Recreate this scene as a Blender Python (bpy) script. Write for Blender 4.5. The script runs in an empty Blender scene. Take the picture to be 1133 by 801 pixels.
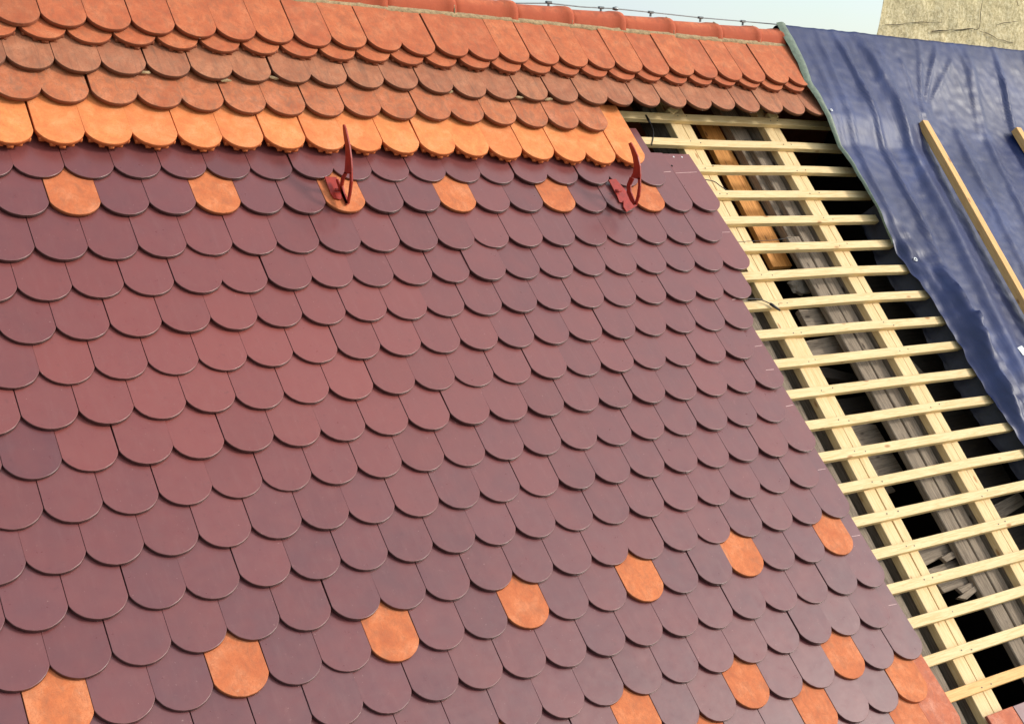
import bpy, bmesh, math, random
from mathutils import Vector, Matrix, noise
random.seed(7)
# ------------------------------------------------------------------ frames
F=1473.017; W=.18; G=.16161467
A3=Vector((.81122168,-.07237964,.58024183)); B3=Vector((.35999083,.84378346,-.39804028)); N3=Vector((-.46078845,.53178064,.71055144))
T3=Vector((-1.80523301,-.65407989,4.58981045))
PITCH=math.radians(47); CO,SI=math.cos(PITCH),math.sin(PITCH); Z0=9.0
VX=Vector((1,0,0)); VV=Vector((0,-CO,-SI)); VH=Vector((0,-SI,CO))
def P(u,v,h=0.0): return VX*(u*W)+VV*(v*G)+VH*h+Vector((0,0,Z0))
CAM=VX*(-(T3@A3))+VV*(-(T3@B3))+VH*(T3@N3)+Vector((0,0,Z0))
def c2w(c): return VX*(c@A3)+VV*(c@B3)-VH*(c@N3)
def ray(x,y): return c2w(Vector(((x-566.5)/F,(y-400.5)/F,1)))
def inv(x,y,h=0.0):
    d=ray(x,y); t=(h-(CAM-Vector((0,0,Z0)))@VH)/(d@VH); q=CAM+d*t-Vector((0,0,Z0)); return q.x/W,(q@VV)/G
def invu(x,y,u):
    d=ray(x,y); t=(u*W-CAM.x)/d.x; q=CAM+d*t-Vector((0,0,Z0)); return (q@VV)/G,q@VH
def at_y(x,y,Y):
    d=ray(x,y); return CAM+d*((Y-CAM.y)/d.y)
def project(p):
    d=p-CAM; r=Vector((d@VX,d@VV,-(d@VH))); c=A3*r.x+B3*r.y+N3*r.z
    return (c.x/c.z*F+566.5,c.y/c.z*F+400.5) if c.z>0.1 else (-9999,-9999)
S=bpy.context.scene; COL=S.collection
# ------------------------------------------------------------------ materials
def srgb(r,g,b):
    f=lambda c:(c/255/12.92 if c<=10 else ((c/255+.055)/1.055)**2.4)
    return (f(r),f(g),f(b),1)
class NT:
    def __init__(s,name):
        s.m=bpy.data.materials.new(name); s.m.use_nodes=True; s.t=s.m.node_tree; s.n=s.t.nodes; s.l=s.t.links
        s.b=s.n['Principled BSDF']
    def new(s,k,ins=None,**at):
        n=s.n.new(k)
        for a,b in at.items(): setattr(n,a,b)
        for a,b in (ins or {}).items():
            if isinstance(b,bpy.types.NodeSocket): s.l.new(b,n.inputs[a])
            else: n.inputs[a].default_value=b
        return n
    def coord(s,scale=(1,1,1),rnd=True,src='Object'):
        tc=s.new('ShaderNodeTexCoord').outputs[src]
        mp=s.new('ShaderNodeMapping',{'Vector':tc,'Scale':scale})
        if rnd:
            oi=s.new('ShaderNodeObjectInfo').outputs['Random']
            mu=s.new('ShaderNodeMath',{0:oi,1:97.0},operation='MULTIPLY').outputs[0]
            s.l.new(mu,mp.inputs['Location'])
        return mp.outputs[0]
    def noise(s,vec,scale,detail=4,rough=.55,dist=0):
        return s.new('ShaderNodeTexNoise',{'Vector':vec,'Scale':scale,'Detail':detail,'Roughness':rough,'Distortion':dist}).outputs[0]
    def ramp(s,fac,stops):
        n=s.new('ShaderNodeValToRGB',{0:fac}); e=n.color_ramp.elements
        while len(e)<len(stops): e.new(.5)
        for i,(p,c) in enumerate(stops):
            e[i].position=p; e[i].color=c if len(c)==4 else (*c,1)
        return n.outputs[0]
    def mix(s,fac,a,b,mode='MIX'):
        n=s.new('ShaderNodeMix',data_type='RGBA',blend_type=mode)
        for k,v in ((0,fac),(6,a),(7,b)):
            if isinstance(v,bpy.types.NodeSocket): s.l.new(v,n.inputs[k])
            else: n.inputs[k].default_value=v
        return n.outputs[2]
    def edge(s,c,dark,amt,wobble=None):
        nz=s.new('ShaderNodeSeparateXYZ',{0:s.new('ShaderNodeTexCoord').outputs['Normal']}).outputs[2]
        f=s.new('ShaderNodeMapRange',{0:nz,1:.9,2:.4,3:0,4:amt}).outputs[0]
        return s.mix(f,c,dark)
    def out(s,col=None,rough=None,bump=None,dist=.002,strength=1):
        for k,v in (('Base Color',col),('Roughness',rough)):
            if v is None: continue
            if isinstance(v,bpy.types.NodeSocket): s.l.new(v,s.b.inputs[k])
            else: s.b.inputs[k].default_value=v
        if bump is not None:
            bn=s.new('ShaderNodeBump',{'Height':bump,'Distance':dist,'Strength':strength}); s.l.new(bn.outputs[0],s.b.inputs['Normal'])
        return s.m
g1=lambda v:(v,v,v,1)
def m_glaze():
    s=NT('glazed_maroon'); v=s.coord()
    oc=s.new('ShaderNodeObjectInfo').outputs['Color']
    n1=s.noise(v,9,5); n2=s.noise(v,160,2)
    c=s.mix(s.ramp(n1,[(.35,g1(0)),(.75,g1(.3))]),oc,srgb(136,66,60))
    sp=s.ramp(s.noise(v,120,2),[(.735,g1(0)),(.77,g1(1))])
    c=s.mix(s.new('ShaderNodeMath',{0:sp,1:.35},operation='MULTIPLY').outputs[0],c,srgb(205,170,160))
    # faint streaks and smears of dust
    st=s.ramp(s.noise(s.coord((22,3,3)),2.2,6,.7),[(.52,g1(0)),(.8,g1(.12))])
    c=s.mix(st,c,srgb(150,110,106))
    sm=s.ramp(s.noise(v,30,7,.78,.6),[(.62,g1(0)),(.74,g1(.22))]); c=s.mix(sm,c,srgb(176,130,122))
    dk=s.ramp(s.noise(v,46,6,.7,.3),[(.6,g1(0)),(.72,g1(.3))]); c=s.mix(dk,c,srgb(72,40,40))
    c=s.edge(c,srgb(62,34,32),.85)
    r=s.ramp(s.noise(v,24,5,.7),[(.3,g1(.27)),(.75,g1(.42))])
    s.b.inputs['Specular IOR Level'].default_value=.72
    s.b.inputs['Coat Weight'].default_value=.0; s.b.inputs['Coat Roughness'].default_value=.16
    return s.out(c,r,s.mix(.15,s.noise(v,14,2),n2),.0007,.8)
def m_clay(name,base,dark,light,stain=None,amt=.4,rough=.85,grain=1.0,vr=.06,edge=None):
    s=NT(name); v=s.coord()
    oi=s.new('ShaderNodeObjectInfo').outputs['Random']
    n=s.noise(v,13,6,.65,.4); n2=s.noise(v,240,2,.6)
    c=s.ramp(n,[(.25,dark),(.5,base),(.78,light)])
    c=s.mix(s.ramp(n2,[(.35,g1(.0)),(.75,g1(.3*grain))]),c,dark)
    hs=s.new('ShaderNodeHueSaturation',{'Color':c,'Value':s.new('ShaderNodeMapRange',{0:oi,3:1-vr,4:1+vr}).outputs[0],'Hue':s.new('ShaderNodeMapRange',{0:oi,3:.5-vr*.03,4:.5+vr*.03}).outputs[0]})
    c=hs.outputs[0]
    if stain:
        m=s.ramp(s.noise(s.coord((1.6,1,1)),20,8,.75,.6),[(.46,g1(0)),(.66,g1(amt))])
        c=s.mix(m,c,stain)
        m=s.ramp(s.noise(s.coord((26,3,3)),2.0,6,.7,.5),[(.5,g1(0)),(.7,g1(amt if name=='lichen_clay' else amt*.12))])
        c=s.mix(m,c,srgb(92,66,54))
    sp=s.ramp(s.noise(v,130,3,.8),[(.54,g1(0)),(.66,g1(.7))]); c=s.mix(sp,c,dark)
    w=s.ramp(s.noise(v,34,7,.8),[(.64,g1(0)),(.72,g1(.5))])
    c=s.mix(w,c,srgb(214,176,150))
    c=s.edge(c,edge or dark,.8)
    return s.out(c,rough,s.mix(.5,s.noise(v,40,4),n2),.0016,.9)
def m_wood(name,a,b,knot,rough=.7,sc=1.0,grey=False,ends=None):
    s=NT(name); v=s.coord((1.1*sc,16*sc,16*sc))
    g=s.noise(v,6,6,.62,1.4)
    c=s.ramp(g,[(.34,b),(.56,a),(.8,tuple(min(1,x*1.12) for x in a[:3])+(1,))])
    fine=s.noise(s.coord((6,180,180)),3,3,.7)
    c=s.mix(s.ramp(fine,[(.35,g1(0)),(.7,g1(.28 if not grey else .6))]),c,b)
    vo=s.new('ShaderNodeTexVoronoi',{'Vector':s.coord((4.2,11,11)),'Scale':1.25,'Randomness':1.0})
    k=s.ramp(vo.outputs['Distance'],[(.0,g1(1)),(.07,g1(.85)),(.13,g1(0))])
    c=s.mix(k,c,knot)
    pn=s.ramp(s.noise(s.coord((30,30,30)),2.6,4,.6),[(.62,g1(0)),(.72,g1(.25))])
    c=s.mix(pn,c,knot)
    return s.out(c,rough,s.mix(.5,g,fine),.0012 if not grey else .004,.8)
def m_plain(name,col,rough=.6,metal=0,nscale=30,var=.25,bump=.0008):
    s=NT(name); v=s.coord()
    n=s.noise(v,nscale,5,.65)
    d=tuple(x*(1-var) for x in col[:3])+(1,)
    l=tuple(min(1,x*(1+var)) for x in col[:3])+(1,)
    s.b.inputs['Metallic'].default_value=metal
    return s.out(s.ramp(n,[(.3,d),(.7,l)]),rough,n,bump,.8)
def m_tarp():
    s=NT('blue_tarpaulin'); v=s.coord(rnd=False)
    n=s.noise(v,2.2,5,.6,.5)
    c=s.ramp(n,[(.3,srgb(22,33,72)),(.55,srgb(31,45,90)),(.78,srgb(46,66,118))])
    sc=s.ramp(s.noise(v,55,8,.85,1.5),[(.70,g1(0)),(.78,g1(.22))])
    c=s.mix(sc,c,srgb(120,138,190))
    wr=s.noise(s.coord((1,.18,.6),False),44,6,.6,.9)
    wr2=s.noise(s.coord((1,.35,.6),False),8,3,.5,1.6)
    cz=s.coord((1,1,1),False,'UV') if False else v
    h=s.mix(.5,wr,wr2)
    rgh=s.ramp(n,[(.3,g1(.40)),(.7,g1(.52))])
    return s.out(c,rgh,h,.004,.6)
def m_stucco():
    s=NT('roughcast'); v=s.coord(rnd=False)
    n=s.noise(v,3.5,5,.6); n2=s.noise(v,38,5,.7,.4); n3=s.noise(v,120,3,.6)
    c=s.ramp(n2,[(.34,srgb(166,150,112)),(.5,srgb(208,192,148)),(.66,srgb(232,220,182))])
    c=s.mix(s.ramp(n,[(.45,g1(0)),(.7,g1(.35))]),c,srgb(158,150,124))
    c=s.mix(s.ramp(s.noise(v,1.7,3),[(.6,g1(0)),(.72,g1(.3))]),c,srgb(196,160,130))
    return s.out(c,.95,s.mix(.4,n2,n3),.012,1)
M={}
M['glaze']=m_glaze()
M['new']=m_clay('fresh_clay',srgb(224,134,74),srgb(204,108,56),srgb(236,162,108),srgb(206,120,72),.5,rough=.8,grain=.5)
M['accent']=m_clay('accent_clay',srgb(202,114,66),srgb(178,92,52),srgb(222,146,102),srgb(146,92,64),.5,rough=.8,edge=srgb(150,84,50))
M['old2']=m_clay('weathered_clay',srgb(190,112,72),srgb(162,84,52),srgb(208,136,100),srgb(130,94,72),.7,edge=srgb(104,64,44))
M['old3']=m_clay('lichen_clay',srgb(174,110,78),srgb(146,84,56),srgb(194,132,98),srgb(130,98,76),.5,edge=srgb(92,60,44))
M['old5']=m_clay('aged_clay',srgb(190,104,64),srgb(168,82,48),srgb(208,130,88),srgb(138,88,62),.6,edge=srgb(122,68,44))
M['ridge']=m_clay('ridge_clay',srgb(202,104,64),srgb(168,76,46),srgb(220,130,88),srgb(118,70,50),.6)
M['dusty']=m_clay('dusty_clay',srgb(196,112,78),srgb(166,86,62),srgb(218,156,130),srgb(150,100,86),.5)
M['mortar']=m_plain('mortar',srgb(160,136,102),.95,0,60,.4,.006)
M['wood']=m_wood('fresh_pine',srgb(224,199,150),srgb(208,174,118),srgb(168,120,70))
M['wood2']=m_wood('planed_spruce',srgb(226,180,116),srgb(206,154,90),srgb(160,104,56))
M['greywood']=m_wood('weathered_boards',srgb(158,143,124),srgb(108,95,80),srgb(70,58,48),.9,.8,True)
M['darkwood']=m_wood('dark_brown_boards',srgb(62,54,46),srgb(38,32,27),srgb(24,20,16),.9,.8,True)  # very dark brown wood for boards inside the roof
M['orangewood']=m_wood('amber_boards',srgb(222,156,80),srgb(184,116,50),srgb(110,64,28),.7,1)
M['redpaint']=m_plain('red_paint',srgb(150,34,16),.45,0,40,.25)
M['tarp']=m_tarp()
M['fold']=m_plain('dark_navy_plastic',srgb(16,17,30),.6,0,14,.7,.006)  # darker navy than the sheet, for its folded strip
M['hem']=m_plain('green_grey_backing',srgb(104,118,100),.5,0,50,.3,.003)
M['stucco']=m_stucco()
M['crack']=m_plain('crack_dark',srgb(60,50,36),1)
M['metal']=m_plain('zinc_wire',srgb(108,112,114),.4,.8)
M['white']=m_plain('white_plastic',srgb(222,224,226),.4)
M['nailgrey']=m_plain('nail_steel',srgb(70,66,62),.5,.4)
M['black']=m_plain('black_rubber',srgb(26,25,24),.5)
M['chalk']=m_plain('chalk',srgb(214,180,176),.9)
M['holeplug']=m_plain('hole_dark',srgb(20,16,16),1)
M['render']=m_plain('wall_render',srgb(190,180,158),.95,0,12,.12,.004)
M['attic']=m_plain('attic_dark',srgb(30,26,22),.95)  # dark colour on floor and boarding so the attic reads unlit
M['ground']=m_plain('ground_mix',srgb(104,112,84),.95,0,.4,.3,.02)
M['sack']=m_plain('grey_sacking',srgb(120,112,100),.9,0,18,.35,.01)
# ------------------------------------------------------------------ object helpers
def link(name,me,mat=None,parent=None,mw=None):
    o=bpy.data.objects.new(name,me); COL.objects.link(o)
    if mat and me and not me.materials: me.materials.append(mat)
    if mw is not None: o.matrix_world=mw
    if parent:
        o.parent=parent
    return o
def tag(o,label=None,cat=None,group=None,kind=None):
    for k,v in (('label',label),('category',cat),('group',group),('kind',kind)):
        if v: o[k]=v
    return o
def empty(name,loc=(0,0,0),rx=0,label=None,cat=None,group=None):
    o=bpy.data.objects.new(name,None); COL.objects.link(o); o.location=loc; o.rotation_euler=(rx,0,0); o.empty_display_size=.1
    return tag(o,label,cat,group)
def frame(u,v,h=0,rot=0,tilt=0):
    "matrix whose x runs along the courses, y up the slope, z out of the roof"
    return Matrix.Translation(P(u,v,h))@Matrix.Rotation(PITCH-tilt,4,'X')@Matrix.Rotation(rot,4,'Z')
def mesh(name,verts,faces,smooth=False):
    me=bpy.data.meshes.new(name); me.from_pydata([tuple(v) for v in verts],[],faces); me.update()
    if smooth: me.polygons.foreach_set('use_smooth',[True]*len(me.polygons))
    return me
def box_me(name,sx,sy,sz,bev=.0015,segs=1,cuts=0,jit=0,zc=None):
    bm=bmesh.new(); bmesh.ops.create_cube(bm,size=1)
    for v in bm.verts: v.co=Vector((v.co.x*sx,v.co.y*sy,v.co.z*sz))
    if cuts:
        es=[e for e in bm.edges if abs((e.verts[0].co-e.verts[1].co).x)>sx*.5]
        bmesh.ops.subdivide_edges(bm,edges=es,cuts=cuts)
        a,b,c=(random.uniform(0,9) for _ in range(3))
        for v in bm.verts:
            x=v.co.x
            v.co.y+=jit*noise.noise(Vector((x*1.2,a,0))); v.co.z+=jit*noise.noise(Vector((x*1.3,b,5)))
    if bev: bmesh.ops.bevel(bm,geom=[e for e in bm.edges if len(e.link_faces)==2 and e.calc_face_angle(0)>.5],offset=bev,segments=segs,affect='EDGES')
    me=bpy.data.meshes.new(name); bm.to_mesh(me); bm.free(); return me
def tube(pts,rad,n=8):
    pts=[Vector(p) for p in pts]; V=[];Fc=[]
    up=Vector((0.13,.2,1)).normalized()
    for i,p in enumerate(pts):
        d=(pts[min(i+1,len(pts)-1)]-pts[max(i-1,0)]).normalized()
        s=d.cross(up).normalized(); t=s.cross(d)
        r=rad[i] if isinstance(rad,(list,tuple)) else rad
        for k in range(n):
            a=2*math.pi*k/n; V.append(p+(s*math.cos(a)+t*math.sin(a))*r)
    for i in range(len(pts)-1):
        for k in range(n): Fc.append((i*n+k,i*n+(k+1)%n,(i+1)*n+(k+1)%n,(i+1)*n+k))
    Fc.append(tuple(range(n))[::-1]); Fc.append(tuple((len(pts)-1)*n+k for k in range(n)))
    return V,Fc
# ------------------------------------------------------------------ tiles
def tile_me(name,w=.1787,L=.385,t=.0125,depth=.062,ribs=False,seg=26,seed=0,holes=False,p=2.0):
    rn=random.Random(seed); hw=w/2; out=[]
    for i in range(seg+1):
        a=math.pi*(i/seg)
        cx=-math.cos(a); sy=math.sin(a)
        x=math.copysign(abs(cx)**(2/p),cx)*hw; y=depth*(1-abs(sy)**(2/p))
        Rr=(hw*hw+depth*depth)/(2*depth); y=.18*y+.82*(Rr-math.sqrt(max(0,Rr*Rr-x*x)))
        out.append((x,y+rn.uniform(-.0006,.0006)))
    out.append((hw,L)); out.append((-hw,L))
    n=len(out); b=.0016
    cx0,cy0=0,L*.45
    def inset(q,d):
        x,y=q; vx,vy=x-cx0,y-cy0; l=math.hypot(vx,vy); return (x-vx/l*d,y-vy/l*d)
    V=[(*inset(q,b*1.3),0) for q in out]+[(*inset(q,b*.35),-b*.45) for q in out]+[(*q,-b*1.4) for q in out]+[(*q,-t) for q in out]
    Fc=[tuple(range(n))]
    for r in range(3):
        for i in range(n):
            j=(i+1)%n; Fc.append((r*n+i,(r+1)*n+i,(r+1)*n+j,r*n+j))
    Fc.append(tuple(3*n+i for i in range(n))[::-1])
    if ribs:
        for k in range(5):
            x=(-.066+.033*k); y=.18*depth*(1-(1-(abs(x)/hw)**p)**(1/p))+.82*depth*(x/hw)**2+.002; rw=.0105+rn.uniform(-.002,.002); rd=.014+rn.uniform(-.002,.002)
            i0=len(V)
            for zz in (-t+.001,-t-rd):
                for (dx,dy) in ((-rw,-.001),(rw,-.001),(rw,.10),(-rw,.10)): V.append((x+dx,y+dy,zz))
            Fc+=[(i0+3,i0+2,i0+1,i0),(i0+4,i0+5,i0+6,i0+7),(i0,i0+1,i0+5,i0+4),(i0+1,i0+2,i0+6,i0+5),(i0+3,i0,i0+4,i0+7)]
    me=mesh(name,V,Fc)
    bm=bmesh.new(); bm.from_mesh(me); bmesh.ops.recalc_face_normals(bm,faces=bm.faces); bm.to_mesh(me); bm.free()
    for pl in me.polygons:
        pl.use_smooth = (abs(pl.normal.z)<.97)
    return me
ORD=['zeroth','first','second','third','fourth','fifth','sixth','seventh','eighth','ninth','tenth','eleventh','twelfth','thirteenth','fourteenth','fifteenth','sixteenth','seventeenth','eighteenth','nineteenth','twentieth','twenty-first','twenty-second','twenty-third','twenty-fourth','twenty-fifth','twenty-sixth','twenty-seventh']
TD=math.atan(.0155/G)
glz=[tile_me('glazed_tile',seed=i) for i in range(4)]
for m_ in glz: m_.materials.append(M['glaze'])
acc=[tile_me('clay_tile',seed=20+i,t=.014) for i in range(3)]
for m_ in acc: m_.materials.append(M['accent'])
dus=tile_me('dusty_tile',seed=31,t=.014); dus.materials.append(M['dusty'])
END={0:17.5,1:19,2:18.5,3:19,4:18.5,5:18,6:17.5,7:18,8:17.5,9:18,10:17.5,11:18,12:17.5,13:18,14:17.5,15:18,16:17.5,17:18,18:17.5}
ORANGE={(1,c+.5) for c in (1,4,7,10,13,16)}|{(12,float(c)) for c in (-1,2,5,8,11,14,17)}|{(15,c) for c in (6.5,9.5,12.5,15.5)}|{(17,16.5)}|{(16,11.0),(16,14.0),(16,17.0)}
def vis(r,uc,margin=0):
    pts=[project(P(uc+du,r+dv,0)) for du in (-.5,0,.5) for dv in (.2,-.8)]
    return any(-margin<x<1133+margin and -margin<y<801+margin for x,y in pts)
HOOK={(1,7.5):'under the left red hook'}
cand=[]; extra=[]
def voff(r,u):
    if r==0: return -.21+.14*max(0,min(1,(u-8)/8))
    if r==1: return -.185+.06*max(0,min(1,(u-10)/8))
    return 0
for r in range(0,21):
    e=END.get(r,18 if r%2 else 17.5); k=1
    uc=e-.5
    while uc>-16:
        if vis(r,uc): cand.append((r,uc,k))
        elif vis(r,uc,800) or uc>-6: extra.append((r,uc))
        uc-=1; k+=1
rt=random.Random(11)
def tile_mat(r,uc,h=0):
    jit=.004
    rot=rt.gauss(0,.0032); tilt=TD+rt.gauss(0,.005); du=rt.gauss(0,.005); dv=rt.gauss(0,.012); dh=.0025+abs(rt.gauss(0,.002))
    if (r,uc) in ((0,6.5),): dh+=.012; du+=.05; rot+=.03
    if (r,uc) in ((0,15.0),(0,15.5)): dh+=.006
    return frame(uc+du,r+.35+voff(r,uc)+dv,h+dh,rot,tilt)
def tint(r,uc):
    # pink sky reflection put into the glaze colour, strongest left in the middle courses
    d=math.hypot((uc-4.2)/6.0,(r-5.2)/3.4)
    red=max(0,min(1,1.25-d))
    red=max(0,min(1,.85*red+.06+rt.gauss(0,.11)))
    k_=max(0,min(1,(r-7)/6)); a=Vector(srgb(108,60,60)[:3]).lerp(Vector(srgb(98,56,60)[:3]),k_); b=Vector(srgb(132,68,62)[:3])  # lower courses purpler: the bluer reflection is in the colour too
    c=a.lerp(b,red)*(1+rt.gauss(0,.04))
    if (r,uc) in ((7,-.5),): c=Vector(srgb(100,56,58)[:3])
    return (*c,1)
# the chalked, nailed, dusty odd ones out
DUST={(17,17.5)}
ndark=0
for (r,uc,k) in cand:
    if k<len(ORD): rk=ORD[k]
    else: rk=str(k)
    crs=ORD[r+1]
    if (r,uc) in ORANGE:
        me=acc[rt.randrange(3)]; o=link('clay_tile',me); o.matrix_world=tile_mat(r,uc)
        where={1:'in the course of the red hooks',12:'in the upper orange-dotted course',15:'in the lower orange-dotted course',16:'in the lowest orange-dotted course',17:'at the very bottom edge'}[r]
        tag(o,f'orange clay tile {where}, {rk} from the verge','roof tile','orange clay tiles dotted among the maroon ones')
    elif (r,uc) in DUST:
        o=link('clay_tile',dus); o.matrix_world=tile_mat(r,uc)
        tag(o,f'mortar-smeared pink and orange tile at the bottom right, {rk} from the verge','roof tile','orange clay tiles dotted among the maroon ones')
    else:
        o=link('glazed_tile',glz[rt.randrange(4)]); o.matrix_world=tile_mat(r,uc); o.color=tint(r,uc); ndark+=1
        tag(o,f'maroon glazed tile in the {crs} course below the bright orange band, {rk} from the verge','roof tile','maroon glazed tiles laid in courses')
print('DARK TILES',ndark,'cand',len(cand))
def merged(name,items,mat):
    V=[];Fc=[]
    for me,mw in items:
        i0=len(V); V+= [mw@v.co for v in me.vertices]; Fc+=[tuple(i0+i for i in p.vertices) for p in me.polygons]
    o=link(name,mesh(name,V,Fc),mat); o.color=(*srgb(110,60,62)[:3],1); return o
ex=[(glz[0],tile_mat(r,uc)) for r,uc in extra]
# the next bay's tiles, below and right of the open part
for r in (21,22,23):
    for i in range(56):
        uc=-13.5+i+(.5 if r%2==0 else 0)
        ex.append((glz[1],frame(uc,r+.35,0,0,TD)))
tag(merged('roof_tiles_beyond',ex,M['glaze']),'maroon tiles carrying on past the edges of the picture','roof tiles',None,'stuff')
# tile heads of the next bay with nail holes showing
def disc_me(name,r,t=.001,n=12):
    V=[(r*math.cos(2*math.pi*i/n),r*math.sin(2*math.pi*i/n),z) for z in (0,t) for i in range(n)]
    Fc=[tuple(range(n))[::-1],tuple(range(n,2*n))]+[(i,(i+1)%n,n+(i+1)%n,n+i) for i in range(n)]
    return mesh(name,V,Fc)
hole=disc_me('nail_hole',.006); hole.materials.append(M['holeplug'])
holew=disc_me('nail_spot',.0045,.0015); holew.materials.append(M['white'])  # white disc drawn at a nail hole
def child_on(parent,name,me,local):
    c=link(name,me); c.parent=parent; c.matrix_local=local; return c
for i,(uc,mt) in enumerate([(19.65,'dusty'),(20.66,'glaze'),(21.66,'glaze'),(22.66,'glaze')]):
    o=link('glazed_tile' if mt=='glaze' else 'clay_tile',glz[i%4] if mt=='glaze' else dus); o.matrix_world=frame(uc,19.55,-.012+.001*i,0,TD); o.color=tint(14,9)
    for dx in ((-.03,.03) if mt=='glaze' else ()):
        child_on(o,'nail_hole',hole,Matrix.Translation((dx,.352,.0002)))
    tag(o,['pale pinkish clay tile head at the bottom edge beside the rafter foot','maroon tile head with nail holes, just right of the pink one at bottom edge','maroon tile head with nail holes in the bottom right corner','maroon tile head beyond the bottom right corner, farthest right'][i],'roof tile')
# chalk lines and nail holes on the verge tiles
def find_tile(r,uc):
    t=P(uc,r+.35+voff(r,uc)); return min((o for o in COL.objects if o.name.startswith(('glazed_tile','clay_tile')) and not o.parent),key=lambda o:(o.matrix_world.translation-t).length)
bpy.context.view_layer.update()
chalk=box_me('chalk_line',.05,.0022,.0006,0); chalk.materials.append(M['chalk'])
chalkl=box_me('chalk_line',.15,.002,.0006,0); chalkl.materials.append(M['chalk'])
for (r,uc,dx,dy,me_) in [(1,18.5,-.01,.255,chalkl),(1,17.5,.045,.255,chalk),(3,18.5,.05,.235,chalk),(5,17.5,.05,.17,chalk),(7,17.5,.05,.235,chalk),(7,17.5,.03,.1,chalk),(9,17.5,.055,.24,chalk),(11,17.5,.05,.24,chalk),(13,17.5,.05,.24,chalk),(15,17.5,.055,.24,chalk)]:
    o=find_tile(r,uc); child_on(o,'chalk_line',me_,Matrix.Translation((dx,dy,.0004))@Matrix.Rotation(rt.uniform(-.06,.12),4,'Z'))
for (r,uc) in [(1,18.5),(0,17.0)]:
    o=find_tile(r,uc)
    for dx in (-.028,.028): child_on(o,'nail_spot',holew,Matrix.Translation((dx,.362,.0003)))
for (r,uc) in [(1,18.5),(5,17.5),(7,17.5),(9,17.5),(11,17.5)]:
    o=find_tile(r,uc); child_on(o,'nail_hole',hole,Matrix.Translation((-.02 if r>1 else -.078,.30 if r>1 else .30,.0003)))
# --- old courses under the ridge
def lerp_tab(tab,x):
    if x<=tab[0][0]: return tab[0][1]
    for (a,b),(c,d) in zip(tab,tab[1:]):
        if x<=c: return b+(d-b)*(x-a)/(c-a)
    return tab[-1][1]
def old_row(name,mat,u0,step,umin,umax,vtab,h,tilt,lab,group,L=.385,t=.016,ribs=False,depth=.064,w=None,ref='',jit=1):
    ms=[tile_me(name,w=(w or step*W-.002),L=L,t=t,depth=depth,ribs=ribs,seed=60+i,p=2.1) for i in range(3)]
    for m_ in ms: m_.materials.append(mat)
    u=u0
    while u-step>umin: u-=step
    bey=[]; ub=u-step
    while ub>-14: bey.append((ms[0],frame(ub+step/2,vtab[0][1]+.36+rt.gauss(0,.015),h,rt.gauss(0,.006),tilt))); ub-=step
    tag(merged('roof_tiles_beyond',bey,mat),'old tiles of this course carrying on past the left edge','roof tiles',None,'stuff')
    L_=[]
    while u<umax: L_.append(u); u+=step
    n=len(L_)
    for i,uu in enumerate(L_):
        uc=uu+step/2
        o=link(name,ms[rt.randrange(3)])
        o.matrix_world=frame(uc+rt.gauss(0,.012),lerp_tab(vtab,uc)+.36+rt.gauss(0,.018)*jit,h+rt.gauss(0,.0015),rt.gauss(0,.008)*jit,tilt+rt.gauss(0,.005))
        tag(o,f'{lab}, {ORD[n-i] if n-i<len(ORD) else n-i} from {ref}','roof tile',group)
    return L_
old_row('fresh_clay_tile',M['new'],1.01,.992,-.4,16.3,[(1,-1.0),(7,-1.0),(11,-.9),(16,-.72)],.04,math.radians(3.6),'bright orange ragged-edged tile in the lowest orange course','bright orange tiles of the lowest orange course',ribs=True,ref='its right end',jit=.6)
old_row('weathered_clay_tile',M['old2'],1.37,.979,.0,15.6,[(1,-2.13),(7,-2.0),(11,-2.0),(16,-1.82)],.06,math.radians(3.8),'weathered orange-brown tile in the course above the bright band','weathered tiles above the bright band',ref='its right end')
old_row('lichened_clay_tile',M['old3'],.79,.972,.0,24.75,[(1,-2.93),(10,-2.94),(12,-2.78),(25,-2.78)],.08,math.radians(4.0),'dark brown lichen-streaked tile in the overhanging course','dark lichened tiles of the third old course',ref='the tarp',L=.36)
old_row('aged_clay_tile',M['old5'],1.15,.975,.0,24.75,[(1,-3.76),(25,-3.68)],.1,math.radians(4.6),'orange tile tail peeping out below the long ridge course','half hidden tiles below the ridge course',ref='the tarp',ribs=True,L=.36)
old_row('long_clay_tile',M['old5'],1.64,.964,.7,24.75,[(1,-4.07),(9,-4.04),(25,-3.84)],.12,math.radians(3.2),'long red-orange tile reaching up to the ridge','long tiles of the course under the ridge',ref='the tarp',L=.35)
# pale mortar crumbs under the third old course
def lump(name,loc,s,mat,lab,cat,group=None,sub=2,amp=.35,sc=(1,1,1),seed=0):
    bm=bmesh.new(); bmesh.ops.create_icosphere(bm,subdivisions=sub,radius=1)
    for v in bm.verts:
        k=1+amp*noise.noise(v.co*1.7+Vector((seed*3.1,0,seed)))
        v.co=Vector((v.co.x*s*sc[0]*k,v.co.y*s*sc[1]*k,v.co.z*s*sc[2]*k))
    me=bpy.data.meshes.new(name); bm.to_mesh(me); bm.free()
    o=link(name,me,mat); o.matrix_world=loc; return tag(o,lab,cat,group)
for i,(x,y) in enumerate([(142,76),(160,79),(303,85),(497,101),(575,107),(608,109),(250,88)]):
    u,v=inv(x,y,.07); lump('mortar_crumb',frame(u,v,.063,rt.uniform(-.3,.3)),.02,M['mortar'],f'pale smear of mortar squeezed out below the lichened course, {ORD[[1,2,4,5,6,7,3][i]]} from the left','mortar','mortar smears on the old courses',sc=(1.3,.35,.3),seed=i)
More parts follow.
